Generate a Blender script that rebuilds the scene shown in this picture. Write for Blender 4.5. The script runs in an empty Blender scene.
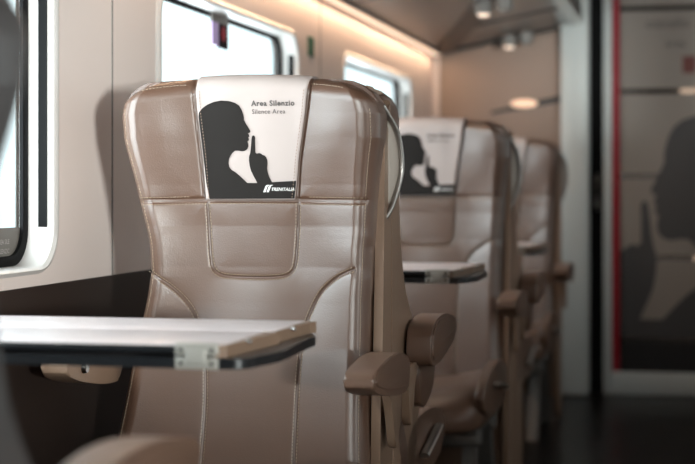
import bpy, bmesh, math, random
import numpy as np
from mathutils import Vector, Matrix
random.seed(7)
PI = math.pi
S = bpy.context.scene
COL = S.collection

# ------------------------------------------------------------------ camera
YAW = math.radians(12.24)
cam_d = bpy.data.cameras.new('camera')
cam = bpy.data.objects.new('camera', cam_d)
COL.objects.link(cam)
cam.location = (0, 0, 0.97)
cam.rotation_euler = (PI/2, 0, YAW)
cam_d.sensor_fit = 'HORIZONTAL'
cam_d.sensor_width = 36
cam_d.lens = 36*1600/695
cam_d.shift_y = -42/695
cam_d.clip_start = 0.05
cam_d.dof.use_dof = True
cam_d.dof.focus_distance = 3.08
cam_d.dof.aperture_fstop = 3.0
S.camera = cam

# ------------------------------------------------------------------ view
S.view_settings.view_transform = 'Standard'
S.view_settings.look = 'None'
S.view_settings.exposure = -0.18
S.view_settings.gamma = 1
S.view_settings.use_curve_mapping = False

# ------------------------------------------------------------------ world: bright overcast sky
w = bpy.data.worlds.new('sky'); S.world = w; w.use_nodes = True
nt = w.node_tree; nt.nodes.clear()
wo = nt.nodes.new('ShaderNodeOutputWorld'); bg = nt.nodes.new('ShaderNodeBackground')
tc = nt.nodes.new('ShaderNodeTexCoord'); mp = nt.nodes.new('ShaderNodeMapping')
mp.inputs['Scale'].default_value = (3, 3, 14)
nz = nt.nodes.new('ShaderNodeTexNoise'); nz.inputs['Scale'].default_value = 2.2; nz.inputs['Detail'].default_value = 3
cr = nt.nodes.new('ShaderNodeValToRGB')
cr.color_ramp.elements[0].position = .35; cr.color_ramp.elements[0].color = (.56, .60, .61, 1)
cr.color_ramp.elements[1].position = .6; cr.color_ramp.elements[1].color = (.72, .76, .77, 1)
nt.links.new(tc.outputs['Generated'], mp.inputs['Vector']); nt.links.new(mp.outputs[0], nz.inputs['Vector'])
nt.links.new(nz.outputs['Fac'], cr.inputs[0]); nt.links.new(cr.outputs[0], bg.inputs['Color'])
bg.inputs['Strength'].default_value = 2.7
nt.links.new(bg.outputs[0], wo.inputs['Surface'])

# ------------------------------------------------------------------ daylight through the windows
def area(name, loc, rot, sx, sy, power, col=(1, 1, 1)):
    d = bpy.data.lights.new(name, 'AREA'); d.shape = 'RECTANGLE'; d.size = sx; d.size_y = sy
    d.energy = power; d.color = col
    o = bpy.data.objects.new(name, d); COL.objects.link(o)
    o.location = loc; o.rotation_euler = rot
    return o
XWALL = -1.24
WIN_R = [(-1.75, -.65), (0.2, 1.6), (2.3, 3.7), (4.4, 5.8), (6.2, 7.3)]
R_POW = [3, 5, 5, 2, 1]
for (y0, y1), pw in zip(WIN_R, R_POW):
    area('daylight_right', (1.60, (y0+y1)/2, 1.16), (0, PI/2, 0), .62, y1-y0, pw, (1.0, .955, .92))
WIN_L = [(1.30, 2.96), (3.62, 4.95), (5.64, 7.03), (-.97, .66)]
for (y0, y1), pw in zip(WIN_L, [36, 20, 14, 280]):
    area('daylight_left', (-1.42, (y0+y1)/2, 1.14), (0, -PI/2, 0), .60, y1-y0, pw, (.97, .98, 1.0))
# low bright patch of sky behind and to the right, shining in through the rear right window
k_l = area('daylight_low_sky', (3.0, -3.2, .98), (0, 0, 0), .45, .45, 900, (1.0, .94, .90))
k_l.rotation_euler = (Vector((-1.15, 3.15, 1.0))-Vector((3.0, -3.2, .98))).to_track_quat('-Z', 'Y').to_euler()
# fill light added above the far aisle; the car's cove strip above the windows
area('aisle_fill_light', (.05, 6.3, 2.12), (0, 0, 0), .14, 1.6, 3.5, (1.0, .88, .78))
area('cove_lamp', (XWALL+.035, 5.4, 1.612), (0, math.radians(-12), 0), .02, 4.4, 9, (1.0, .66, .42))

# ------------------------------------------------------------------ materials
def srgb(r, g, b):
    f = lambda c: (c/12.92 if c <= .04045 else ((c+.055)/1.055)**2.4)
    return (f(r/255), f(g/255), f(b/255), 1)
def mat(name, col, rough=.5, metal=0, spec=.5, bump=0, bscale=200, var=0, vscale=8, coat=0, sheen=0, coatr=.1):
    m = bpy.data.materials.new(name); m.use_nodes = True
    t = m.node_tree; b = t.nodes['Principled BSDF']
    b.inputs['Base Color'].default_value = col
    b.inputs['Roughness'].default_value = rough
    b.inputs['Metallic'].default_value = metal
    b.inputs['Specular IOR Level'].default_value = spec
    b.inputs['Coat Weight'].default_value = coat
    b.inputs['Coat Roughness'].default_value = coatr
    b.inputs['Sheen Weight'].default_value = sheen
    tc = t.nodes.new('ShaderNodeTexCoord')
    if var:
        n = t.nodes.new('ShaderNodeTexNoise'); n.inputs['Scale'].default_value = vscale; n.inputs['Detail'].default_value = 4
        r = t.nodes.new('ShaderNodeValToRGB')
        r.color_ramp.elements[0].position = .3; r.color_ramp.elements[1].position = .7
        r.color_ramp.elements[0].color = tuple(c*(1-var) for c in col[:3])+(1,)
        r.color_ramp.elements[1].color = tuple(min(1, c*(1+var)) for c in col[:3])+(1,)
        t.links.new(tc.outputs['Object'], n.inputs['Vector']); t.links.new(n.outputs['Fac'], r.inputs[0])
        t.links.new(r.outputs[0], b.inputs['Base Color'])
    if bump:
        n = t.nodes.new('ShaderNodeTexNoise'); n.inputs['Scale'].default_value = bscale; n.inputs['Detail'].default_value = 3
        bp = t.nodes.new('ShaderNodeBump'); bp.inputs['Strength'].default_value = bump; bp.inputs['Distance'].default_value = .001
        t.links.new(tc.outputs['Object'], n.inputs['Vector']); t.links.new(n.outputs['Fac'], bp.inputs['Height'])
        t.links.new(bp.outputs[0], b.inputs['Normal'])
    return m
def emis(name, col, st):
    m = bpy.data.materials.new(name); m.use_nodes = True
    b = m.node_tree.nodes['Principled BSDF']
    b.inputs['Base Color'].default_value = col
    b.inputs['Emission Color'].default_value = col; b.inputs['Emission Strength'].default_value = st
    return m
def glassm(name, tint, gl=.08):
    m = bpy.data.materials.new(name); m.use_nodes = True
    t = m.node_tree; t.nodes.clear()
    o = t.nodes.new('ShaderNodeOutputMaterial'); mx = t.nodes.new('ShaderNodeMixShader')
    a = t.nodes.new('ShaderNodeBsdfTransparent'); a.inputs[0].default_value = tint
    g = t.nodes.new('ShaderNodeBsdfGlossy'); g.inputs['Roughness'].default_value = .02
    mx.inputs[0].default_value = gl
    t.links.new(a.outputs[0], mx.inputs[1]); t.links.new(g.outputs[0], mx.inputs[2]); t.links.new(mx.outputs[0], o.inputs[0])
    return m
M = dict(
    leather=mat('leather_taupe', srgb(94, 67, 52), .39, spec=1.0, bump=.35, bscale=380, var=.06, vscale=6, coat=.2, coatr=.44),
    leather2=mat('leather_brown', srgb(108, 83, 69), .36, spec=.5, bump=.3, bscale=420, coat=.08, coatr=.3),
    thread=mat('thread', srgb(160, 142, 124), .8),
    shell=mat('shell_beige', srgb(148, 122, 103), .36, metal=.1, spec=.5),
    shelld=mat('shell_dark', srgb(62, 60, 60), .35, spec=.5),
    chrome=mat('chrome', srgb(200, 200, 200), .16, metal=1),
    hinge=mat('hinge_metal', srgb(160, 157, 150), .35, metal=.3),
    recess=mat('recess_grey', srgb(178, 168, 158), .5),
    satin=mat('satin_metal', srgb(165, 160, 155), .3, metal=.9),
    grey=mat('grey_metal', srgb(120, 116, 112), .4, metal=.5),
    cream=mat('wall_cream', srgb(224, 209, 202), .42, spec=.4),
    frame=mat('window_frame_white', srgb(208, 203, 199), .3, spec=.5),
    dark=mat('wall_dark_brown', srgb(46, 36, 32), .5, spec=.35),
    floor=mat('floor_dark', srgb(12, 9, 9), .3, spec=.12, bump=.1, bscale=60),
    rack=mat('rack_gloss', srgb(92, 84, 78), .28, spec=.55, var=.06, vscale=3),
    railm=mat('rack_rail', srgb(40, 36, 34), .35),
    black=mat('rubber_black', srgb(10, 10, 11), .7, spec=.15),
    blackg=mat('edge_black', srgb(20, 22, 25), .3, spec=.5),
    tabtop=mat('table_top', srgb(205, 194, 194), .3, spec=.5),
    tabedge=mat('table_edge', srgb(122, 98, 80), .4),
    cloth=mat('cloth_white', srgb(184, 170, 165), .8, bump=.25, bscale=700, spec=.2),
    ink=mat('ink_grey', srgb(36, 32, 30), .8, spec=.2, bump=.2, bscale=700),
    inkt=mat('ink_text', srgb(96, 90, 88), .8, spec=.2),
    inkw=mat('ink_white', srgb(225, 220, 216), .8, spec=.2),
    post=mat('post_grey', srgb(196, 200, 198), .4, metal=.1),
    red=mat('red_paint', srgb(150, 14, 34), .4),
    frost=mat('frosted_glass', srgb(140, 130, 122), .35, spec=.5, coat=.3),
    frostink=mat('frosted_ink', srgb(62, 61, 62), .4, spec=.5, coat=.3),
    film=mat('grey_film', srgb(96, 90, 84), .45),
    filmt=mat('film_text', srgb(170, 165, 160), .5),
    glass=glassm('window_glass', (.90, .96, .97, 1), .05),
    clear=glassm('clear_band', (.5, .5, .5, 1), .1),
    green=mat('sign_green', srgb(40, 96, 70), .5),
    lilac=mat('label_lilac', srgb(205, 180, 225), .5),
    warm=emis('warm_lamp', (1, .74, .55, 1), 1.3),
    spot=emis('spot_lamp', (1, .78, .62, 1), .9),
    spot2=emis('wall_glint_glow', (1, .70, .50, 1), .62),  # glow painted for the reflection on the end wall
    dullred=mat('dull_red', srgb(110, 60, 55), .6),
    vlamp=emis('vestibule_lamp_glow', (1, .72, .52, 1), 3.0),
    end=mat('end_wall', srgb(152, 130, 117), .4, spec=.4),
    rbase=mat('lower_grey', srgb(120, 116, 112), .5),
)

# ------------------------------------------------------------------ helpers
def obj(name, bm, m, parent=None, smooth=True, loc=None):
    me = bpy.data.meshes.new(name)
    bmesh.ops.recalc_face_normals(bm, faces=bm.faces[:])
    bm.to_mesh(me); bm.free()
    for mm in (m if isinstance(m, list) else [m]): me.materials.append(M[mm])
    if smooth:
        me.polygons.foreach_set('use_smooth', [True]*len(me.polygons))
        try: me.set_sharp_from_angle(angle=math.radians(40))
        except Exception: pass
    o = bpy.data.objects.new(name, me); COL.objects.link(o)
    if parent: o.parent = parent
    if loc: o.location = loc
    return o
def empty(name, loc, rz=0):
    o = bpy.data.objects.new(name, None); COL.objects.link(o)
    o.location = loc; o.rotation_euler = (0, 0, rz); o.empty_display_size = .1
    return o
def tag(o, label, cat, group=None):
    o['label'] = label; o['category'] = cat
    if group: o['group'] = group
    return o
def st(name, bm, m, parent=None, smooth=False):
    o = obj(name, bm, m, parent, smooth)
    if parent is None: o['kind'] = 'structure'
    return o
def box(bm, x0, x1, y0, y1, z0, z1, r=0, seg=3):
    vs = [bm.verts.new((x, y, z)) for x in (x0, x1) for y in (y0, y1) for z in (z0, z1)]
    F = [(0,1,3,2),(4,6,7,5),(0,4,5,1),(2,3,7,6),(0,2,6,4),(1,5,7,3)]
    fs = [bm.faces.new([vs[i] for i in f]) for f in F]
    if r:
        es = list({e for f in fs for e in f.edges})
        bmesh.ops.bevel(bm, geom=es, offset=r, segments=seg, profile=.5, affect='EDGES', clamp_overlap=True)
def NB(): return bmesh.new()
def bx(x0, x1, y0, y1, z0, z1, r=0, seg=3):
    bm = NB(); box(bm, x0, x1, y0, y1, z0, z1, r, seg); return bm
def spline(pts, n=12, closed=False):
    P = [np.array(p, float) for p in pts]; out = []
    N = len(P); R = N if closed else N-1
    for i in range(R):
        if closed: a, b, c, d = P[i-1], P[i], P[(i+1) % N], P[(i+2) % N]
        else: a, b, c, d = P[max(i-1, 0)], P[i], P[i+1], P[min(i+2, N-1)]
        for k in range(n):
            t = k/n
            out.append(.5*((2*b)+(-a+c)*t+(2*a-5*b+4*c-d)*t*t+(-a+3*b-3*c+d)*t**3))
    if not closed: out.append(P[-1])
    return out
def prism_x(bm, pts, x0, x1, r=0, seg=3, taper=None):
    """extrude a (y,z) polygon from x0 to x1"""
    a = [bm.verts.new((x0, p[0], p[1])) for p in pts]; b = [bm.verts.new((x1, p[0], p[1])) for p in pts]
    n = len(pts); fs = [bm.faces.new(a), bm.faces.new(b[::-1])]
    for i in range(n): fs.append(bm.faces.new((a[i], b[i], b[(i+1) % n], a[(i+1) % n])))
    if r:
        es = list(fs[0].edges)+list(fs[1].edges)
        bmesh.ops.bevel(bm, geom=es, offset=r, segments=seg, profile=.5, affect='EDGES', clamp_overlap=True)
def tube(bm, pts, r, seg=10, flat=1.0):
    P = [Vector(p) for p in pts]; rings = []
    up = Vector((0, 0, 1))
    for i, p in enumerate(P):
        t = (P[min(i+1, len(P)-1)]-P[max(i-1, 0)]).normalized()
        a = t.cross(up)
        if a.length < .05: a = t.cross(Vector((1, 0, 0)))
        a.normalize(); b = t.cross(a)
        rings.append([bm.verts.new(p+a*(r*math.cos(2*PI*k/seg))+b*(r*flat*math.sin(2*PI*k/seg))) for k in range(seg)])
    for i in range(len(rings)-1):
        for k in range(seg): bm.faces.new((rings[i][k], rings[i][(k+1) % seg], rings[i+1][(k+1) % seg], rings[i+1][k]))
    bm.faces.new(rings[0]); bm.faces.new(rings[-1][::-1])
def rrect(y0, y1, z0, z1, r, n=8):
    out = []
    for cy, cz, a0 in ((y1-r, z1-r, 0), (y0+r, z1-r, PI/2), (y0+r, z0+r, PI), (y1-r, z0+r, 1.5*PI)):
        for k in range(n+1):
            a = a0+PI/2*k/n; out.append((cy+r*math.cos(a), cz+r*math.sin(a)))
    return out
def rect_like(y0, y1, z0, z1, n=8):
    out = []
    for cy, cz in ((y1, z1), (y0, z1), (y0, z0), (y1, z0)):
        out += [(cy, cz)]*(n+1)
    return out

# ================================================================== SETTING
XW = -1.24           # window wall, inner face
ZB = .785            # dark / light boundary
ZT = 1.615           # foot of the luggage rack
ZW0, ZW1 = .822, 1.455
Y0c, Y1c = -2.0, 7.70

def side_wall(name, sgn, xw, wins, cuts, m='cream'):
    """upper wall panel with windows; sgn -1 = left"""
    bm = NB()
    n = 8
    for (w0, w1), (c0, c1) in zip(wins, cuts):
        def lay(dx, grow, r):
            return [(xw+sgn*dx, p[0], p[1]) for p in rrect(w0-grow, w1+grow, ZW0-grow*.4, ZW1+grow*.6, r, n)]
        L = [[(xw, p[0], p[1]) for p in rect_like(c0, c1, ZB, ZT, n)],
             lay(0, .036, .10), lay(-.006, .026, .092), lay(-.009, .014, .085), lay(-.004, .003, .08), lay(.004, 0, .078), lay(.055, -.002, .07)]
        V = [[bm.verts.new(p) for p in l] for l in L]
        for a, b in zip(V[:-1], V[1:]):
            for k in range(len(a)):
                q = [a[k], a[(k+1) % len(a)], b[(k+1) % len(a)], b[k]]
                co = []
                for v in q:
                    if all((v.co-u.co).length > 1e-6 for u in co): co.append(v)
                if len(co) >= 3:
                    f = bm.faces.new(co); f.material_index = 0 if a is V[0] else 1
    # the outer skin behind, closing the reveal off from the outside except at the panes
    for (w0, w1), (c0, c1) in zip(wins, cuts):
        a = [bm.verts.new((xw+sgn*.075, p[0], p[1])) for p in rect_like(c0, c1, ZB, ZT, n)]
        b = [bm.verts.new((xw+sgn*.075, p[0], p[1])) for p in rrect(w0+.002, w1-.002, ZW0+.002, ZW1-.001, .07, n)]
        for k in range(len(a)):
            q = [a[k], a[(k+1) % len(a)], b[(k+1) % len(a)], b[k]]
            co = []
            for v in q:
                if all((v.co-u.co).length > 1e-6 for u in co): co.append(v)
            if len(co) >= 3: bm.faces.new(co)
    o = st(name, bm, [m, 'frame'], smooth=True)
    for p in o.data.polygons:
        if p.material_index == 0: p.use_smooth = False
    return o
cutsL = [(.98, 3.297), (3.297, 5.277), (5.277, 7.70), (-1.20, .98)]
wl = side_wall('wall_left', -1, XW, WIN_L, cutsL)
bm = NB(); box(bm, XW-.075, XW, Y0c, -1.20, ZB, ZT); st('wall_left_rear', bm, 'cream')
cutsR = [(-2.0, -.2), (-.2, 1.95), (1.95, 4.05), (4.05, 6.0), (6.0, 7.70)]
side_wall('wall_right', 1, 1.50, WIN_R, cutsR)
bm = NB(); box(bm, XW-.075, XW+.004, Y0c, Y1c, -.02, ZB)
st('wall_left_lower', bm, 'dark')
bm = NB(); box(bm, 1.496, 1.575, Y0c, Y1c, -.02, ZB); st('wall_right_lower', bm, 'dark')
bm = NB(); box(bm, XW-.08, 1.58, Y0c, 9.6, -.06, 0); st('floor', bm, 'floor')
bm = NB(); box(bm, XW-.08, 1.58, Y0c, 9.6, 2.15, 2.20); st('ceiling', bm, 'rack')
bm = NB(); box(bm, XW-.08, 1.58, Y0c-.06, Y0c, -.02, 2.16); st('wall_back', bm, 'end')

bm = NB(); box(bm, XW-.075, XW, Y0c, Y1c, ZT, 2.16); st('wall_left_upper', bm, 'cream')
bm = NB(); box(bm, 1.50, 1.575, Y0c, Y1c, ZT, 2.16); st('wall_right_upper', bm, 'cream')
# windows
def window(i, sgn, xw, w0, w1, film=False):
    xg = xw+sgn*.058
    bm = NB()
    f = [bm.verts.new((xg, p[0], p[1])) for p in rrect(w0+.01, w1-.01, ZW0+.008, ZW1-.008, .06, 8)]
    g = [bm.verts.new((xg+sgn*.006, v.co.y, v.co.z)) for v in f]
    bm.faces.new(f); bm.faces.new(g[::-1])
    for k in range(len(f)): bm.faces.new((f[k], g[k], g[(k+1) % len(f)], f[(k+1) % len(f)]))
    o = st('window_%d' % i, bm, 'glass')
    bm = NB()
    A = rrect(w0-.004, w1+.004, ZW0-.004, ZW1+.004, .072, 8); B = rrect(w0+.022, w1-.022, ZW0+.02, ZW1-.012, .055, 8)
    rings = [[(xw+sgn*.05, p) for p in A], [(xw+sgn*.046, p) for p in rrect(w0+.006, w1-.006, ZW0+.006, ZW1-.003, .068, 8)],
             [(xw+sgn*.05, p) for p in B], [(xw+sgn*.057, p) for p in B]]
    V = [[bm.verts.new((x, p[0], p[1])) for x, p in r] for r in rings]
    for a, b in zip(V[:-1], V[1:]):
        for k in range(len(a)): bm.faces.new((a[k], a[(k+1) % len(a)], b[(k+1) % len(a)], b[k]))
    obj('gasket', bm, 'black', o)
    for yy in (w1-.004, w0+.002):
        bm = NB(); box(bm, *sorted((xw+sgn*.008, xw+sgn*.026)), yy, yy+.003, ZW0+.075, ZW1-.03)
        obj('blind_slot', bm, 'black', o, False)
    if film:
        bm = NB()
        P = [p for p in rrect(w0+.02, w1-.02, ZW0+.018, ZW1, .052, 8) if p[1] < .895]
        P = [(w1-.02, .897), (w0+.02, .897)]+P
        vs = [bm.verts.new((xg-sgn*.0015, p[0], p[1])) for p in P]; bm.faces.new(vs)
        fo = obj('notice_film', bm, 'film', o, False); fo['label'] = 'grey notice strip along the bottom of the pane'
    return o
wins = [window(i+1, -1, XW, a, b, film=(i == 0)) for i, (a, b) in enumerate(WIN_L)]
for i, (a, b) in enumerate(WIN_R): window(i+5, 1, 1.50, a, b)

# pillar seams
def seam(i, y):
    bm = NB(); box(bm, XW-.001, XW+.0015, y-.0025, y+.0025, ZB, ZT); 
    st('trim_%d' % i, bm, 'rbase')
seam(1, 3.297); seam(2, 5.277); seam(3, 7.43)

# luggage rack underside: gently rising panels with cross rails and a painted diagonal reflection
def zr(x): return 1.632+.19*(x+1.22)
bm = NB()
vs = [(-1.20, Y0c), (-.52, Y0c), (-.52, Y1c), (-1.20, Y1c)]
lo = [bm.verts.new((x, y, zr(x))) for x, y in vs]; hi = [bm.verts.new((x, y, zr(x)+.05)) for x, y in vs]
bm.faces.new(lo); bm.faces.new(hi[::-1])
for k in range(4): bm.faces.new((lo[k], lo[(k+1) % 4], hi[(k+1) % 4], hi[k]))
rack = empty('luggage_rack', (0, 0, 0))
tag(rack, 'grey-brown overhead luggage rack panels with dark rails above the windows', 'luggage rack')
obj('rack_panel', bm, 'rack', rack, False)
def strip(name, p, q, wd, m, up=.012):
    """strip on the underside between plan points p and q"""
    bm = NB(); d = Vector((q[0]-p[0], q[1]-p[1])).normalized(); nn = Vector((-d.y, d.x))*wd/2
    c = [(p[0]+nn.x, p[1]+nn.y), (q[0]+nn.x, q[1]+nn.y), (q[0]-nn.x, q[1]-nn.y), (p[0]-nn.x, p[1]-nn.y)]
    a = [bm.verts.new((x, y, zr(x)+.004)) for x, y in c]; b = [bm.verts.new((x, y, zr(x)-up)) for x, y in c]
    bm.faces.new(a); bm.faces.new(b[::-1])
    for k in range(4): bm.faces.new((a[k], a[(k+1) % 4], b[(k+1) % 4], b[k]))
    return obj(name, bm, m, rack, False)
strip('cross_rail', (-1.19, 7.66), (-.54, 7.66), .07, 'railm')
strip('diagonal_reflection', (-1.17, 7.60), (-.74, 6.0), .10, 'railm')  # dark strip painted for the cove's reflection in the glossy panel
strip('cross_rail', (-.74, 6.0), (-.54, 5.9), .05, 'railm')
strip('cross_rail', (-1.0, 6.92), (-.54, 6.92), .04, 'railm', .006)
strip('panel_seam', (-1.19, 5.6), (-.80, 5.6), .015, 'railm', .002)
strip('panel_seam', (-1.19, 4.2), (-.80, 4.2), .015, 'railm', .002)
strip('edge_rail', (-.54, -1.9), (-.54, 7.66), .05, 'satin')
bm = NB(); box(bm, -.56, -.52, Y0c, Y1c, zr(-.54)+.03, 2.15); obj('fascia', bm, 'rack', rack, False)
# cove light trough at the foot of the rack
cl = empty('cove_light', (XW+.025, 0, 0)); tag(cl, 'thin warm light strip running along the top of the window wall', 'light')
bm = NB(); box(bm, -.022, .022, -1.9, 7.66, 1.622, 1.640); obj('housing', bm, 'satin', cl, False)
bm = NB(); box(bm, -.012, .012, -1.88, 7.64, 1.617, 1.6215); obj('diffuser', bm, 'warm', cl, False)
# reading spots
for i, (x, y) in enumerate([(-.85, 7.5), (-.77, 7.5), (-.80, 6.18), (-.72, 6.18)]):
    c = empty('reading_spotlight', (x, y, zr(x)))
    lab = ['left spotlight of the pair on the dark rail above the far wall', 'right spotlight of the pair on the dark rail above the far wall',
           'left spotlight of the pair at the top edge under the rack', 'right spotlight of the pair at the top edge under the rack'][i]
    tag(c, lab, 'light', 'reading spotlights under the rack')
    bm = NB(); bmesh.ops.create_cone(bm, cap_ends=True, segments=24, radius1=.032, radius2=.036, depth=.05); bmesh.ops.translate(bm, verts=bm.verts, vec=(0, 0, -.034))
    obj('housing', bm, 'rbase', c)
    bm = NB(); bmesh.ops.create_cone(bm, cap_ends=True, segments=24, radius1=.02, radius2=.024, depth=.012); bmesh.ops.translate(bm, verts=bm.verts, vec=(0, 0, -.062))
    obj('lens', bm, 'spot' if i % 2 == 0 else 'grey', c)

# end wall + post + door
YE = 7.70
bm = NB(); box(bm, XW-.08, -.60, YE, YE+.05, -.01, 2.16)
st('wall_end', bm, 'end')
bm = NB(); box(bm, XW+.004, -.60, YE-.012, YE, .0, .085, .004); st('baseboard_end', bm, 'rbase')
bm = NB(); box(bm, XW, XW+.03, YE-.03, YE, ZB, ZT, .01); st('trim_4', bm, 'cream')
bm = NB()
c = [(-.96, 1.335), (-.60, 1.395), (-.60, 1.428), (-.96, 1.35)]
a = [bm.verts.new((x, YE-.008, z)) for x, z in c]; b = [bm.verts.new((x, YE+.002, z)) for x, z in c]
bm.faces.new(a); bm.faces.new(b[::-1])
for k in range(4): bm.faces.new((a[k], a[(k+1) % 4], b[(k+1) % 4], b[k]))
ts = st('trim_5', bm, 'railm')
bm = NB(); bmesh.ops.create_uvsphere(bm, u_segments=20, v_segments=10, radius=1)
bmesh.ops.scale(bm, vec=(.065, .012, .020), verts=bm.verts)
wl_ = obj('wall_glint', bm, 'spot2'); wl_.location = (-.80, YE-.014, 1.385)  # glowing blob stands in for a spotlight's reflection, no lamp here
tag(wl_, 'small warm spotlight reflection on the far end wall behind the last seat', 'lamp')
bm = NB(); box(bm, -.62, -.487, YE-.10, YE+.05, 0, 2.16, .012); st('trim_6', bm, 'post', smooth=True)
bm = NB(); box(bm, -.487, -.425, YE-.01, YE+.05, 0, 2.16); st('trim_7', bm, 'black')
# pocket panel + door
door = NB()
for x0, x1, z0, z1 in ((-.425, -.384, 0, 2.13), (.384, .425, 0, 2.13), (-.384, .384, 0, .108), (-.384, .384, 2.03, 2.13)):
    box(door, x0, x1, YE-.02, YE+.03, z0, z1, .004)
door = st('door_1', door, 'post', smooth=True)
for s in (-1, 1):
    bm = NB(); box(bm, *sorted((s*.380, s*.350)), YE-.016, YE+.026, .108, 2.03)
    obj('red_edge_strip', bm, 'red', door, False)
bands = [.262, .649, 1.036, 1.437, 1.83]
zz = .108
for b_ in bands+[2.03]:
    top = b_-.012 if b_ < 2.0 else 2.03
    bm = NB(); box(bm, -.346, .346, YE, YE+.010, zz, top)
    obj('frosted_panel', bm, 'frost' if zz > .2 else 'blackg', door, False)
    zz = b_+.012
for b_ in bands:
    bm = NB(); box(bm, -.346, .346, YE+.002, YE+.008, b_-.012, b_+.012); obj('clear_band', bm, 'clear', door, False)
bm = NB(); tube(bm, [(-.452, YE-.012, .88), (-.452, YE-.04, .90), (-.452, YE-.04, 1.02), (-.452, YE-.012, 1.04)], .009)
h = obj('door_handle', bm, 'satin', door)
# right of the door
bm = NB(); box(bm, .425, .487, YE-.01, YE+.05, 0, 2.16); st('trim_8', bm, 'black')
bm = NB(); box(bm, .487, 1.58, YE, YE+.05, 0, 2.16); st('wall_end_right', bm, 'end')
# vestibule beyond
bm = NB(); box(bm, -1.32, 1.58, 9.55, 9.6, 0, 2.16); st('wall_vestibule', bm, 'dark')
bm = NB(); box(bm, -1.32, -1.27, YE+.05, 9.55, 0, 2.16); box(bm, 1.53, 1.58, YE+.05, 9.55, 0, 2.16); st('wall_vestibule_side', bm, 'dark')
for k, (x, z, wd) in enumerate([(.055, 1.515, .17), (-.11, 1.045, .03), (0.02, 1.045, .06), (.10, .59, .10)]):
    bm = NB(); box(bm, x-wd/2-.05, x+wd/2, 9.2, 9.23, z-.035, z+.035, .008)
    o = obj('vestibule_lamp', bm, 'vlamp')
    tag(o, ['wide warm lamp seen through the clear band above the printed head', 'tiny warm lamp seen through the clear band at the printed eye, left one',
            'warm lamp seen through the clear band inside the printed head', 'warm lamp seen through the clear band below the printed chin'][k], 'lamp')

# silhouette artwork (headrest-crop units: 3.567 px/unit, x right, y down)
HEAD = [(30,150),(36,135),(48,120),(66,107),(90,97),(118,92),(145,94),(166,100),(180,110),(188,124),(193,140),(195,152),(194,160),(201,174),(209,188),(215,199),
        (214,205),(206,208),(210,214),(211,219),(206,223),(209,228),(208,233),(203,237),(205,244),(206,254),(202,264),(194,270),(184,272),(170,270),(158,270),(149,277),(141,288),(135,300),(133,315),
        (135,328),(143,338),(158,348),(172,360),(184,372),(197,385)]
HAND = [(232,385),(226,372),(219,358),(212,342),(208,325),(206,305),(207,290),(211,280),(214,262),(216,244),(218,228),(220,219),(224,215),(229,217),(231,224),(230,240),(230,260),(230,276),
        (235,280),(243,278),(250,280),(256,285),(263,287),(268,293),(272,303),(272,318),(270,332),(272,348),(277,364),(286,382)]
ART = HEAD+HAND+[(396,377),(389,441),(60,448),(50,385),(38,260)]
def poly_mesh(pts, cutx, cutz, step):
    """pts in local (x,z): filled and sliced to a grid so that it can be bent"""
    bm = NB(); vs = [bm.verts.new((x, 0, z)) for x, z in pts]
    f = bm.faces.new(vs); f.normal_update(); bmesh.ops.triangulate(bm, faces=[f])
    x = cutx[0]
    while x < cutx[1]:
        bmesh.ops.bisect_plane(bm, geom=bm.verts[:]+bm.edges[:]+bm.faces[:], plane_co=(x, 0, 0), plane_no=(1, 0, 0)); x += step
    z = cutz[0]
    while z < cutz[1]:
        bmesh.ops.bisect_plane(bm, geom=bm.verts[:]+bm.edges[:]+bm.faces[:], plane_co=(0, 0, z), plane_no=(0, 0, 1)); z += step
    return bm
def text_bm(s, size, loc, shear=0, offset=0, mirror=False, spacing=1.0, align='LEFT'):
    cu = bpy.data.curves.new('txt', 'FONT'); cu.body = s; cu.size = size; cu.shear = shear; cu.offset = offset
    cu.space_character = spacing; cu.resolution_u = 3; cu.align_x = align
    to = bpy.data.objects.new('txt', cu); COL.objects.link(to)
    dg = bpy.context.evaluated_depsgraph_get(); me = bpy.data.meshes.new_from_object(to.evaluated_get(dg))
    bpy.data.objects.remove(to); bpy.data.curves.remove(cu)
    bm = NB(); bm.from_mesh(me); bpy.data.meshes.remove(me)
    for v in bm.verts: v.co = Vector((loc[0]+(-v.co.x if mirror else v.co.x), 0, loc[1]+v.co.y))
    return bm
# door art: mirrored, bigger
k_ = .62/1600*7.55
def dm(p): return (-.190-(p[0]-215)*k_, .963-(p[1]-200)*k_*1.03)
# mirror image: nose at px 653
ART_D = [(-.202+(215-x)*k_*1.03, .970-(y-200)*k_*1.13) for x, y in ART]
pts = [(max(-.345, min(x, .345)), z) for x, z in ART_D]
bm = poly_mesh(pts, (5, 5), (5, 5), 1)
for v in bm.verts: v.co.y = YE-.002; v.co.z = max(v.co.z, .275)
g = bmesh.ops.extrude_face_region(bm, geom=bm.faces[:])
for e in g['geom']:
    if isinstance(e, bmesh.types.BMVert): e.co.y += .001
o = obj('printed_silhouette', bm, 'frostink', door, False); o['label'] = 'dark profile of a head with a finger at the lips'
for s_, sz, lo_ in (('oiznelis', .068, (-.228, 1.735)), ('area', .055, (-.135, 1.645))):
    bm = text_bm(s_, sz, lo_)
    for v in bm.verts: v.co.y = YE-.003
    obj('lettering', bm, 'inkt', door, False)
bm = NB(); box(bm, -.055, .005, YE-.004, YE-.002, 1.52, 1.60); obj('printed_mark', bm, 'dullred', door, False)

# text on the window film
for s_, z_ in (('AREA SILE', .866), ('SILENZIC', .848)):
    bm = text_bm(s_, .013, (0, 0))
    xs = max(v.co.x for v in bm.verts)
    for v in bm.verts:
        v.co = Vector((XW-.0545, 2.884-xs+v.co.x, z_+v.co.z))
    obj('lettering', bm, 'filmt', wins[0], False)

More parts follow.
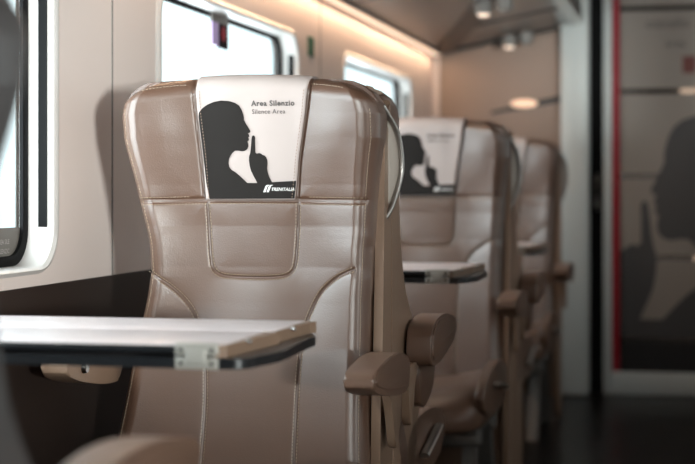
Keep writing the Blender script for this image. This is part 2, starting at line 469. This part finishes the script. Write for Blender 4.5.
# small things on the wall
lb = empty('window_label', (XW-.045, 4.25, 1.452)); tag(lb, 'small sign with red symbol hanging at top of the bright window', 'sign')
bm = NB(); box(bm, -.004, .004, -.075, .075, -.022, .003); obj('clip', bm, 'grey', lb, False)
bm = NB(); box(bm, -.003, .003, -.075, -.015, -.085, -.022); obj('lilac_panel', bm, 'lilac', lb, False)
bm = NB(); box(bm, -.003, .003, -.015, .075, -.088, -.022); bp_ = obj('black_panel', bm, 'black', lb, False)
bm = NB(); bmesh.ops.create_uvsphere(bm, u_segments=16, v_segments=8, radius=1); bmesh.ops.scale(bm, vec=(.002, .022, .022), verts=bm.verts); bmesh.ops.translate(bm, verts=bm.verts, vec=(.003, .032, -.048))
obj('red_symbol', bm, 'red', bp_)
gs = obj('wall_sign', bx(-.001, .004, -.040, .040, -.032, .032, .002), 'green'); gs.location = (XW, 5.14, 1.443)
tag(gs, 'small dark green sign on wall between the two far windows', 'sign')

# ================================================================== SEATS
# --- backrest height field (local: origin on floor, faces -Y, y=0 at the pair's mid plane)
WZ = np.array([[.36,.252],[.44,.257],[.55,.246],[.64,.238],[.70,.232],[.76,.226],[.81,.224],[.86,.226],[.93,.236],[1.0,.246],[1.07,.259],[1.12,.259],[1.15,.252],[1.17,.241],[1.184,.222],[1.190,.205]])
def cxs(z): return np.interp(z, [.40,.50,.64,.72,.80,.88,.95,1.05,1.19], [-.015,-.010,.001,.010,.018,.017,.010,.005,.004])
def halfw(z): return np.interp(z, WZ[:, 0], WZ[:, 1])
ZTOP = 1.190
def ybase(z):
    z = np.asarray(z, float)
    r = np.interp(z, [.36, .45, .55, .65, .75, .82, .90, .98, 1.06, 1.13, 1.19], [-.175, -.160, -.146, -.134, -.121, -.114, -.113, -.120, -.132, -.145, -.156])
    return r
def sp2(pts, n=10): return np.array(spline(pts, n))
SEAMS = {
 'h': sp2([(-.222,.950),(-.12,.952),(0,.9535),(.12,.952),(.236,.950)]),
 'h2': sp2([(-.220,.945),(-.12,.947),(0,.9485),(.12,.947),(.234,.945)]),
 'vl': sp2([(-.090,.952),(-.094,1.03),(-.100,1.12),(-.103,1.19)]),
 'vr': sp2([(.098,.952),(.106,1.03),(.123,1.12),(.133,1.19)]),
 'p': sp2([(x+.008,z) for x,z in [(-.092,.945),(-.089,.88),(-.085,.83),(-.078,.812),(-.062,.803),(-.03,.800),(0,.7995),(.03,.800),(.062,.803),(.078,.812),(.085,.83),(.089,.88),(.092,.945)]]),
 'l': sp2([(-.212,.812),(-.175,.795),(-.14,.768),(-.112,.735),(-.094,.69),(-.084,.64),(-.080,.56),(-.082,.48),(-.086,.40)]),
 'r': sp2([(.212,.818),(.18,.803),(.15,.778),(.130,.745),(.114,.70),(.106,.64),(.103,.56),(.102,.48),(.102,.40)]),
}
def dist_poly(x, z, pl):
    d = np.full(x.shape, 9.)
    for a, b in zip(pl[:-1], pl[1:]):
        ab = b-a; L = ab@ab+1e-12
        m = (x > min(a[0], b[0])-.06) & (x < max(a[0], b[0])+.06) & (z > min(a[1], b[1])-.06) & (z < max(a[1], b[1])+.06)
        if not m.any(): continue
        t = np.clip(((x[m]-a[0])*ab[0]+(z[m]-a[1])*ab[1])/L, 0, 1)
        d[m] = np.minimum(d[m], np.hypot(x[m]-a[0]-t*ab[0], z[m]-a[1]-t*ab[1]))
    return d
def yfront(x, z, groove=True):
    x = np.asarray(x, float); z = np.asarray(z, float)
    w_ = halfw(z)
    y = ybase(z)
    xo = x; x = x-cxs(z)
    u = np.abs(x)/np.maximum(w_, 1e-3)
    y = y-.022*np.clip((u-.35)/.5, 0, 1)**2*(np.clip((z-.5)/.3, .55, 1))      # side bolsters come forward
    y = y-.010*np.exp(-((z-1.08)/.07)**2)*np.exp(-((np.abs(x)-.18)/.05)**2)   # head wings
    # rounding to the outline
    ds = np.clip(w_-np.abs(x), 0, None); dt = np.clip(ZTOP+.004-z-.010*(x/.2)**2, 0, None)
    R = .040
    qs = np.clip(1-ds/R, 0, 1); qt = np.clip(1-dt/R, 0, 1)
    q = np.clip(np.sqrt(qs**2+qt**2), 0, 1)
    y = y+.045*(1-np.sqrt(np.clip(1-q**2, 0, 1)))
    x = xo
    if groove:
        dm_ = np.full(x.shape, 9.); dn = np.full(x.shape, 9.)
        for k, pl in SEAMS.items():
            d = dist_poly(x, z, pl); dm_ = np.minimum(dm_, d)
            if k not in ('vl', 'vr'): dn = np.minimum(dn, d)
        y = y+.0050*np.exp(-(dm_/.0024)**2)+.0030*np.exp(-dm_/.018)
        # soft creases in the leather
        y = y+.0011*np.sin(38*x+22*z+2.5*np.sin(13*z))*np.exp(-((z-.80)/.14)**2)
        # outline welt
        y = y+.0009*np.exp(-((ds-.020)/.0028)**2)
    return y
NS, NT = 230, 350
def backrest_mesh():
    s = np.linspace(-1, 1, NS); s = np.sign(s)*(1-(1-np.abs(s))**1.25)
    t = np.linspace(0, 1, NT); z = .36+(ZTOP-.36)*(1-(1-t)**1.12)
    Sg, Z = np.meshgrid(s, z); X = Sg*halfw(Z)+cxs(Z); Zt = Z-.010*(X/.2)**2*np.clip((Z-1.1)/.09, 0, 1)
    Y = yfront(X, Z)
    # skirts
    verts = np.stack([X, Y, Zt], -1)
    def ring(off_y, inset):
        b = []
        for j in range(NT): b.append((X[j, 0]+inset, Zt[j, 0]))
        for i in range(1, NS-1): b.append((X[-1, i], Zt[-1, i]-inset))
        for j in range(NT-1, -1, -1): b.append((X[j, -1]-inset, Zt[j, -1]))
        return [(x, off_y+.0*z, z) for x, z in b]
    idx = [j*NS for j in range(NT)]+[(NT-1)*NS+i for i in range(1, NS-1)]+[j*NS+NS-1 for j in range(NT-1, -1, -1)]
    V = [tuple(v) for v in verts.reshape(-1, 3)]
    F = [(j*NS+i, j*NS+i+1, (j+1)*NS+i+1, (j+1)*NS+i) for j in range(NT-1) for i in range(NS-1)]
    prev = idx
    fl = verts.reshape(-1, 3)
    for k, (dy, ins) in enumerate(((.015, -.0005), (.034, .0), (.052, .003), (.060,.010))):
        st0 = len(V)
        for (x, _, z), ii in zip(ring(0, ins), idx):
            V.append((x, fl[ii][1]+dy*(1+.75*min(1, max(0, (1.0-z)/.15, (z-1.05)/.06))), z))
        cur = list(range(st0, len(V)))
        for a in range(len(idx)-1): F.append((prev[a], prev[a+1], cur[a+1], cur[a]))
        prev = cur
    me = bpy.data.meshes.new('backrest'); me.from_pydata(V, [], F)
    me.polygons.foreach_set('use_smooth', [True]*len(F)); me.materials.append(M['leather'])
    me.update()
    bm = NB(); bm.from_mesh(me); bmesh.ops.recalc_face_normals(bm, faces=bm.faces[:]); bm.to_mesh(me); bm.free()
    return me
ME_BACK = backrest_mesh()

def stitches():
    bm = NB()
    lines = []
    def off(pl, d):
        t = np.gradient(pl, axis=0); t /= np.linalg.norm(t, axis=1)[:, None]+1e-9
        return pl+np.stack([-t[:, 1], t[:, 0]], 1)*d
    for k in ('h', 'vl', 'vr'): pass
    lines += [off(SEAMS['h'], .0045), off(SEAMS['h2'], -.0045)]
    for k in ('p', 'l', 'r'): lines += [off(SEAMS[k], .0045), off(SEAMS[k], -.0045)]
    # outline stitching
    zz = np.linspace(.40, 1.13, 60)
    for sg in (-1, 1):
        lines.append(np.stack([sg*(halfw(zz)-.014)+cxs(zz), zz], 1)); lines.append(np.stack([sg*(halfw(zz)-.026), zz], 1)) if False else None
    xs = np.linspace(-.20, .20, 40)
    lines.append(np.stack([xs, 1.178-.010*(xs/.2)**2-.004*(np.abs(xs)/.2)**6], 1))
    for pl in lines:
        if pl is None: continue
        seg = np.linalg.norm(np.diff(pl, axis=0), axis=1); cum = np.concatenate([[0], np.cumsum(seg)])
        d = 0.0
        while d+.0042 < cum[-1]:
            a = np.array([np.interp(d, cum, pl[:, 0]), np.interp(d, cum, pl[:, 1])])
            b = np.array([np.interp(d+.0042, cum, pl[:, 0]), np.interp(d+.0042, cum, pl[:, 1])])
            d += .0065
            if abs((a[0]+b[0])/2) < .118 and .955 < a[1]: continue     # under the cover
            ya = float(yfront(np.array([a[0]]), np.array([a[1]]))[0]); yb = float(yfront(np.array([b[0]]), np.array([b[1]]))[0])
            if a[1] > 1.14: za = -.010*(a[0]/.2)**2
            A = Vector((a[0], ya-.0006, a[1])); B = Vector((b[0], yb-.0006, b[1]))
            t = (B-A).normalized(); n = Vector((0, -1, 0)); s_ = t.cross(n).normalized()*.00065; u_ = n*.0005
            v = [bm.verts.new(p+q+r) for p in (A, B) for q in (s_, -s_) for r in (u_, -u_)]
            for f in ((0,1,3,2),(4,6,7,5),(0,4,5,1),(2,3,7,6),(0,2,6,4),(1,5,7,3)): bm.faces.new([v[i] for i in f])
    return bm

def outline_loft(levels, zs_in, m, parent, name):
    pass
def shell_bm():
    """hard back shell behind the cushion"""
    bm = NB(); zs = np.linspace(.10, 1.172, 40); rings = []
    for z in zs:
        w_ = float(halfw(max(z, .36)))-.001
        if z > 1.10: w_ = float(halfw(z))-.010
        yf = float(ybase(max(z, .36)))+(.058 if z > .98 else .058+.030*min(1, (.98-z)/.1))
        yb = -.004
        c = .02
        P = [(-w_, yf), (-w_-.001, (yf+yb)/2), (-w_+.004, yb-c*.4), (-w_+c, yb), (w_-c, yb), (w_-.004, yb-c*.4), (w_+.001, (yf+yb)/2), (w_, yf)]
        P = [(p[0]+float(cxs(z)), p[1]) for p in P]
        rings.append([bm.verts.new((x, y, z)) for x, y in P])
    for a, b in zip(rings[:-1], rings[1:]):
        n = len(a)
        for k in range(n): bm.faces.new((a[k], a[(k+1) % n], b[(k+1) % n], b[k]))
    bm.faces.new(rings[0][::-1]); bm.faces.new(rings[-1])
    return bm
def cushion_bm():
    bm = NB(); nx, ny = 44, 46
    hw, y0, y1, zb, zt = .258, -.735, -.13, .305, .424
    def P(u, v):      # u -1..1, v 0..1 front to back ; over the top
        return
    # superellipsoid-like pillow with raised side bolsters
    rings = []
    N = 48; K = 26
    for k in range(K+1):
        ph = -PI/2+PI*k/K
        row = []
        for i in range(N):
            th = 2*PI*i/N
            e1, e2 = .42, .30
            f = lambda c, e: math.copysign(abs(c)**e, c)
            cx = f(math.cos(ph), e1)
            x = hw*cx*f(math.cos(th), e2); y = (y1-y0)/2*cx*f(math.sin(th), e2); z = (zt-zb)/2*f(math.sin(ph), e1)
            if z > 0: z += .040*min(1, abs(x)/hw)**2.5*math.sin(ph) - .020*(1-min(1, abs(x)/hw))
            if y < -.15: z -= .10*((-y-.15)/.15)**2*(.35 if z > 0 else .12)
            row.append(bm.verts.new((x, (y0+y1)/2+y, (zb+zt)/2+z)))
        rings.append(row)
    for a, b in zip(rings[:-1], rings[1:]):
        for i in range(N): bm.faces.new((a[i], a[(i+1) % N], b[(i+1) % N], b[i]))
    bmesh.ops.remove_doubles(bm, verts=bm.verts, dist=1e-5)
    return bm

ARM = [(-.475,.632),(-.478,.646),(-.470,.656),(-.43,.665),(-.33,.674),(-.24,.672),(-.17,.660),(-.135,.642),(-.125,.62),(-.135,.600),(-.17,.592),(-.27,.597),(-.40,.614)]
def make_seat(name, kind):
    """kind 'f': faces the camera, aisle on its +x ; 'b': faces away, aisle on its -x"""
    sd = 1 if kind == 'f' else -1
    t = empty(name, (0, 0, 0))
    b = bpy.data.objects.new('backrest', ME_BACK); COL.objects.link(b); b.parent = t
    if 'st' not in CACHE: 
        o = obj('stitching', stitches(), 'thread', t, False); CACHE['st'] = o.data; o['kind'] = 'stuff'
        o['label'] = 'pale thread stitching'
    else:
        o = bpy.data.objects.new('stitching', CACHE['st']); COL.objects.link(o); o.parent = t; o['label'] = 'pale thread stitching'; o['kind'] = 'stuff'
    o.parent = b
    obj('back_shell', shell_bm(), 'shell', t)
    obj('seat_cushion', cushion_bm(), 'leather2', t)
    bm = NB(); box(bm, -.225, .225, -.68, -.10, .315, .385, .02); obj('seat_pan', bm, 'shelld', t)
    # side panel on the aisle side
    X0, X1 = .244, .262
    if kind == 'f':
        pl = [(-.12,.06),(-.12,.40),(-.115,.55),(-.10,.64),(-.088,.76),(-.080,.86),(-.076,.95),(-.070,1.05),(-.060,1.12),(-.03,1.13),(-.004,1.10),(-.004,.60),(-.004,.06)]
    else:
        pl = [(-.27,.06),(-.285,.40),(-.335,.52),(-.345,.60),(-.31,.655),(-.22,.71),(-.15,.77),(-.105,.85),(-.080,.95),(-.060,1.03),(-.045,1.07),(-.03,1.08),(-.02,1.08),(-.004,1.07),(-.004,.60),(-.004,.06)]
    pts = [(p[0], p[1]) for p in spline(pl, 5, True)]
    bm = NB(); prism_x(bm, pts, *sorted((sd*X0, sd*X1)), .008, 4); obj('side_panel', bm, 'shell', t)
    # armrests
    def arm(s, lift, zt, window=False):
        c = s*(.295 if not window else .292); hw = .026
        bm = NB(); pr = [(p[0]*(1 if not window else .80), p[1]+lift*(1+1.2*(p[0]+.3)) if p[1] > .63 else p[1]+lift*.4) for p in spline(ARM, 4, True)]
        prism_x(bm, pr, c-hw, c+hw, .011, 4)
        a = obj('armrest', bm, 'leather2' if not window else 'shell', t)
        # moulded inset lines: leather pad lying on top and outer side
        pd = [(p[0]*.92-.022, .6385+(p[1]-.634)*.80) for p in pr if True]
        bm = NB(); prism_x(bm, [(y, z+.002) for y, z in pd], c-hw*.55, c+s*0+ (hw+.003 if s > 0 else hw*.55), .006, 3) if s > 0 else prism_x(bm, [(y, z+.002) for y, z in pd], c-hw-.003, c+hw*.55, .006, 3)
        obj('arm_pad', bm, 'leather2' if not window else 'shell', a)
        bm = NB(); top = [(p[0], p[1]) for p in pr if p[1] > .655]
        return a
    a = arm(sd, 0 if kind == 'f' else .028, 0)
    c = sd*.295
    if kind == 'f':
        pa = [(-.165,.60),(-.06,.60),(-.055,.52),(-.075,.483),(-.10,.478),(-.135,.55)]
        bm = NB(); prism_x(bm, spline([p for p in pa], 4, True), c-.022, c-.006, .003); obj('arm_bracket', bm, 'shell', t)
        pa = [(-.10,.60),(-.006,.60),(-.004,.55),(-.01,.512),(-.03,.50),(-.055,.54)]
        bm = NB(); prism_x(bm, spline(pa, 4, True), c-.026, c-.012, .003); obj('arm_link', bm, 'leather2', t)
    else:
        pa = [(-.165,.61),(-.05,.61),(-.045,.55),(-.06,.503),(-.09,.498),(-.12,.58)]
        bm = NB(); prism_x(bm, sorted_poly(pa), *sorted((c+.006, c+.024)), .003); obj('arm_bracket', bm, 'shell', t)
        pa = [(-.165,.635),(-.26,.645),(-.365,.62),(-.37,.575),(-.31,.53),(-.215,.512),(-.165,.54)]
        bm = NB(); prism_x(bm, spline(pa, 4, True), *sorted((c+.004, c+.034)), .008); obj('arm_link', bm, 'leather2', t)
    # window side armrest with a push button
    if kind == 'f':
        w = arm(-1, 0, 0, True)
        bm = NB(); bmesh.ops.create_cone(bm, cap_ends=True, segments=20, radius1=.011, radius2=.009, depth=.008)
        bmesh.ops.rotate(bm, verts=bm.verts, matrix=Matrix.Rotation(PI/2, 3, 'Y'))
        bmesh.ops.translate(bm, verts=bm.verts, vec=(-.26, -.312, .638)); o = obj('push_button', bm, 'chrome', w)
        o['label'] = 'round chrome push button'
    else:
        bm = NB(); prism_x(bm, [(p[0], p[1]) for p in spline(ARM, 4, True)], .266, .318, .011, 4); obj('armrest', bm, 'shell', t)
    # grab handle bow on the side of the shell
    if kind == 'f':
        P = spline([(.256,-.062,1.135),(.264,-.052,1.118),(.278,-.030,1.085),(.284,-.018,1.045),(.284,-.014,1.005),(.276,-.024,.965),(.266,-.040,.930),(.256,-.050,.912)], 7)
        bm = NB(); tube(bm, P, .0055, 10); obj('grab_handle', bm, 'satin', t)
        bm = NB(); Q = [P[i] for i in range(2, len(P)-2, 2)]
        va = [bm.verts.new((q[0]-.003, q[1]+.004, q[2])) for q in Q]; vb = [bm.verts.new((q[0]-.003, q[1]+.010, q[2])) for q in Q]
        f = bm.faces.new(va); bm.faces.new(vb[::-1])
        for k in range(len(Q)): bm.faces.new((va[k], va[(k+1) % len(Q)], vb[(k+1) % len(Q)], vb[k]))
        obj('handle_recess', bm, 'recess', t, False)
    bm = NB(); tube(bm, [(sd*.275,-.52,.428),(sd*.278,-.43,.416),(sd*.276,-.31,.392)], .011, 8, .6); obj('recline_lever', bm, 'satin', t)
    # seat side cheek
    bm = NB(); prism_x(bm, spline([(-.70,.42),(-.66,.36),(-.50,.34),(-.20,.36),(-.19,.45),(-.35,.475),(-.55,.465)], 4, True), *sorted((sd*.236, sd*.262)), .008); obj('seat_cheek', bm, 'leather2', t)
    # pedestal
    bm = NB(); box(bm, -.23, .23, -.55, -.48, .25, .30, .01); box(bm, -.23, .23, -.22, -.15, .25, .30, .01)
    for s in (-1, 1): box(bm, s*.2-.03, s*.2+.03, -.60, -.10, .29, .325, .008)
    obj('pedestal', bm, 'grey', t)
    for s in (-1, 1):
        for yt, yb in ((-.50, -.62), (-.20, -.12)):
            bm = NB()
            A = [(s*.2-.018, yt-.03, .29), (s*.2+.018, yt-.03, .29), (s*.2+.018, yt+.03, .29), (s*.2-.018, yt+.03, .29)]
            B = [(s*.2-.022, yb-.04, 0), (s*.2+.022, yb-.04, 0), (s*.2+.022, yb+.04, 0), (s*.2-.022, yb+.04, 0)]
            va = [bm.verts.new(p) for p in A]; vb = [bm.verts.new(p) for p in B]
            bm.faces.new(va); bm.faces.new(vb[::-1])
            for k in range(4): bm.faces.new((va[k], va[(k+1) % 4], vb[(k+1) % 4], vb[k]))
            obj('leg', bm, 'grey', t)
    return t
def sorted_poly(p): return [(q[0], q[1]) for q in spline(p, 4, True)]
CACHE = {}

def copy_tree(o, parent=None):
    c = o.copy(); COL.objects.link(c)
    if parent: c.parent = parent
    for ch in list(o.children): copy_tree(ch, c)
    return c
XS = -.850
YM = 3.125; PER = 1.86
GF = 'taupe leather train seats facing the camera'
GB = 'taupe leather train seats facing away'
sf = make_seat('train_seat', 'f'); sb = make_seat('train_seat', 'b')
sf.location = (XS, YM, 0); sb.location = (XS, YM, 0); sb.rotation_euler.z = PI
tag(sf, 'large sharp taupe leather seat facing the camera, nearest in view', 'train seat', GF)
tag(sb, 'seat facing away back to back behind the nearest sharp seat', 'train seat', GB)
s = copy_tree(sf); s.location = (XS+.035, YM+PER, 0); s['label'] = 'blurred taupe leather seat facing the camera, second one back'
s = copy_tree(sb); s.location = (XS+.035, YM+PER, 0); s['label'] = 'seat facing away back to back behind the second seat'
s = copy_tree(sf); s.location = (XS+.035, YM+2*PER, 0); s['label'] = 'farthest blurred taupe seat by the end wall, facing the camera'
# unseen seats added across the aisle to block low daylight (right of the frame)
for k, nm, xx in ((-1, 'one row nearer than', 1.13), (0, 'abreast of', .74), (1, 'one row beyond', .74), (2, 'two rows beyond', .74)):
    for src, wd in ((sf, 'facing camera'), (sb, 'facing away')):
        s = copy_tree(src); s.location = (xx, YM+k*PER, 0)
        s['label'] = 'unseen light-blocking seat across the aisle %s, %s the sharp seat' % (wd, nm); s['group'] = 'unseen seats added across the aisle to block light'
# foreground seat with a dark shell
s = copy_tree(sb); s.location = (XS-.034, 1.31, 0)
s['label'] = 'very blurred dark seat back at the left edge of the photo'; s['group'] = GB
s0 = s
def darken(o):
    if o.type == 'MESH':
        if o.name.startswith(('back_shell', 'side_panel', 'backrest', 'handle_recess', 'grab_handle')):
            o.data = o.data.copy(); o.data.materials[0] = M['shelld']
    for ch in o.children: darken(ch)
darken(s0)
for ch in list(s0.children):
    if ch.name.startswith('side_panel'):
        ch.scale.y = .62; ch.scale.x = .97
    if ch.name.startswith(('handle_recess', 'grab_handle')): bpy.data.objects.remove(ch)

# --- headrest covers
def hp(px, py):   # headrest crop unit -> local (x,z)
    X = (190+px/3.567); Yp = 75+py/3.567
    s_ = (X-347.5)/1600; Yw = 2.985
    x = Yw*math.tan(math.atan(s_)-YAW); d = -x*math.sin(YAW)+Yw*math.cos(YAW)
    return x-XS, .97-(Yp-190)*d/1600
def conf(bm, off):
    x = np.array([v.co.x for v in bm.verts]); z = np.array([v.co.z for v in bm.verts])
    y = ycloth(x, z)-off
    for v, yy in zip(bm.verts, y): v.co.y = float(yy)
def ycloth(x, z):
    y = yfront(x, z, False)
    y = y+.0
    return y-.0022+.0009*np.sin(60*x+30*z)*np.sin(25*z-14*x)
def edgeL(z): return np.interp(z, [.948, 1.03, 1.12, 1.19], [-.085, -.088, -.094, -.096])
def edgeR(z): return np.interp(z, [.948, 1.03, 1.12, 1.19], [.094, .104, .121, .130])
def cover():
    t = empty('headrest_cover', (0, 0, 0))
    ns, nt_ = 40, 60
    V = []; F = []
    zs = list(np.linspace(.951, ZTOP, nt_))
    rows = []
    for z in zs:
        xs = np.linspace(float(edgeL(z)), float(edgeR(z)), ns); yy = ycloth(xs, np.full(ns, z))
        rows.append([(x, y, z-.010*(x/.2)**2*max(0, (z-1.1)/.09)+.001) for x, y in zip(xs, yy)])
    for dy, dz in ((.012, .0025), (.030, .003), (.055, .002), (.058, -.03)):
        rows.append([(x, y+dy, z+dz) for x, y, z in rows[nt_-1]])
    n = len(rows)
    for r in rows: V += r
    nv = len(V)
    for j in range(n-1):
        for i in range(ns-1): F.append((j*ns+i, j*ns+i+1, (j+1)*ns+i+1, (j+1)*ns+i))
    me = bpy.data.meshes.new('cloth_panel'); me.from_pydata(V, [], F); me.materials.append(M['cloth'])
    me.polygons.foreach_set('use_smooth', [True]*len(F))
    c = bpy.data.objects.new('cloth_panel', me); COL.objects.link(c); c.parent = t
    md = c.modifiers.new('thick', 'SOLIDIFY'); md.thickness = .0012; md.offset = 1
    # print
    A = [hp(*p) for p in ART]
    A = [(max(x, float(edgeL(z))+.001), z) for x, z in A]
    A = [(min(x, float(edgeR(z))-.001), max(z, .9525)) for x, z in A]
    bm = poly_mesh(A, (-.12, .12), (.95, 1.2), .006); conf(bm, .0021)
    o = obj('printed_silhouette', bm, 'ink', t, True); o['label'] = 'dark profile of a head with a finger held to the lips'
    def scr(s_, size, p, m='inkt', shear=0, off=0, sp=1.0, name='lettering'):
        x, z = hp(*p); bm = text_bm(s_, size, (x, z), shear, off, spacing=sp)
        conf(bm, .0021 if m == 'inkt' else .0025); return obj(name, bm, m, t, False)
    scr('Area Silenzio', .0142, (224, 111), off=.0005, sp=1.12)
    scr('Silence Area', .0122, (224, 139), off=.0001, sp=1.08)
    scr('TRENITALIA', .0086, (281, 413), 'inkw', .3, .0002, 1.0)
    for k in range(2):
        q = [hp(253+k*12, 418), hp(261+k*12, 418), hp(270+k*12, 396), hp(278+k*12, 392), hp(268+k*12, 392), hp(262+k*12, 396)]
        bm = NB(); vs = [bm.verts.new((x, 0, z)) for x, z in q]; bm.faces.new(vs); conf(bm, .0025); obj('logo_mark', bm, 'inkw', t, False)
    # stitched hem
    bm = NB()
    for fx in (edgeL, edgeR):
        z = .955
        while z < 1.165:
            sg = 1 if fx is edgeL else -1
            x = float(fx(z))+sg*.006; y = float(ycloth(np.array([x]), np.array([z]))[0])-.0022
            box(bm, x-.0005, x+.0005, y-.0006, y+.0006, z, z+.003); z += .006
    obj('hem_stitching', bm, 'ink' if False else 'shell', t, False)['kind'] = 'stuff'
    return t
cv = cover(); cv.location = (XS, YM, 0)
GC = 'white headrest covers with printed silhouettes'
tag(cv, 'sharp white headrest cover with silhouette print on the nearest seat', 'headrest cover', GC)
for k, lb_ in ((1, 'blurred white headrest cover on the second seat back'), (2, 'small blurred white headrest cover on the farthest seat')):
    c = copy_tree(cv); c.location = (XS+.035, YM+k*PER, 0); c['label'] = lb_

# ================================================================== TABLES
def table(name):
    """local: x=0 at aisle end, y=0 near edge; origin on wall height z=0"""
    t = empty(name, (0, 0, 0))
    L = -.655; D = .41
    def slab(xn, xf, y0, y1, tipr, z0, z1):
        # plan outline with a swept, rounded aisle end
        P = [(L, y0), (xn-.02, y0)]+[(xn-.02+.02*math.sin(a)+0, y0+.02*(1-math.cos(a))) for a in np.linspace(.2, PI/2-.2, 4)]
        P += [(p[0], p[1]) for p in spline([(xn, y0+.03), (xn+.018, y0+.12), (xn+.012, y0+.28), (xf, y1-.06)], 5)]
        P += [(xf-.01, y1-.02), (xf-.035, y1), (L, y1)]
        bm = NB(); a = [bm.verts.new((x, y, z0)) for x, y in P]; b = [bm.verts.new((x, y, z1)) for x, y in P]
        f1 = bm.faces.new(a); f2 = bm.faces.new(b[::-1])
        for k in range(len(P)): bm.faces.new((a[k], b[k], b[(k+1) % len(P)], a[(k+1) % len(P)]))
        bmesh.ops.bevel(bm, geom=list(f1.edges)+list(f2.edges), offset=.0025, segments=2, affect='EDGES', clamp_overlap=True)
        return bm
    # fixed lower board with black rim
    lower = obj('lower_board', slab(0, .012, 0, D, .03, -.034, -.019), 'blackg', t)
    # folded leaves on top, black front rim, pale top, tan end
    for k, (y0, y1) in enumerate(((.0, .200), (.206, D-.004))):
        lf = NB(); box(lf, L, -.030+.012*k, y0+.004, y1, -.014, 0, .003)
        lf = obj('folding_leaf', lf, 'tabtop', t)
        bm = NB(); box(bm, L, -.050+.012*k, y0-.001, y0+.010, -.0135, -.003, .002)
        r = obj('black_rim', bm, 'blackg', lf)
        bm = NB()
        P = [(-.046+.012*k, y0), (-.030+.012*k, y0+.004), (-.012+.006*k, y1-.02), (-.008+.008*k, y1), (-.030+.012*k, y1)]
        a = [bm.verts.new((x, y, -.0185)) for x, y in P]; b = [bm.verts.new((x-(.0 if i not in (2, 3) else -.0), y, -.001)) for i, (x, y) in enumerate(P)]
        bm.faces.new(a); bm.faces.new(b[::-1])
        for q in range(len(P)): bm.faces.new((a[q], b[q], b[(q+1) % len(P)], a[(q+1) % len(P)]))
        obj('end_cap', bm, 'tabedge', lf, False)
        bm = NB()
        for j in range(2):
            bmesh.ops.create_uvsphere(bm, u_segments=10, v_segments=6, radius=.0035, matrix=Matrix.Translation((-.036+.012*k+.016*j, y0+.012+.07*j, -.003)))
        obj('rivet', bm, 'chrome', lf)
    # two-part hinge at the near and far edge
    for hx in (-.070, -.50):
        for yy, s_ in ((-.003, -1),):
            bm = NB()
            box(bm, hx-.030, hx+.030, yy-.003, yy+.006, -.0155, .0015, .0015); box(bm, hx-.030, hx+.030, yy-.003, yy+.006, -.034, -.0185, .0015)
            box(bm, hx-.014, hx+.014, yy-.006, yy, -.028, -.007, .002)
            h_ = obj('hinge', bm, 'hinge', t)
            for q in (-.022, .022):
                for z in (-.008, -.026):
                    bm = NB(); bmesh.ops.create_uvsphere(bm, u_segments=8, v_segments=6, radius=.003, matrix=Matrix.Translation((hx+q, yy-.003, z)))
                    obj('screw', bm, 'black', h_)
    # wall bracket
    bm = NB(); prism_x(bm, [(.08,-.034),(D-.08,-.034),(D-.11,-.085),(.11,-.085)], L-.003, L+.12, .006); obj('wall_bracket', bm, 'shell', t)
    bm = NB(); box(bm, L-.003, L+.42, D/2-.03, D/2+.03, -.050, -.034, .004); obj('support_arm', bm, 'grey', t)
    return t
T = table('folding_table'); T.location = (-.590, 2.08, .761)
GT = 'folded wall tables between facing seats'
tag(T, 'pale folded table with black edges nearest the camera at lower left', 'table', GT)
c = copy_tree(T); c.location = (-.567, 2.08+1.93, .767); c['label'] = 'folded table in front of the second seat, middle distance'
c = copy_tree(c); c.location = (-.567, 2.08+1.93+1.86, .764); c['label'] = 'farthest small blurred folded table before the last seat'
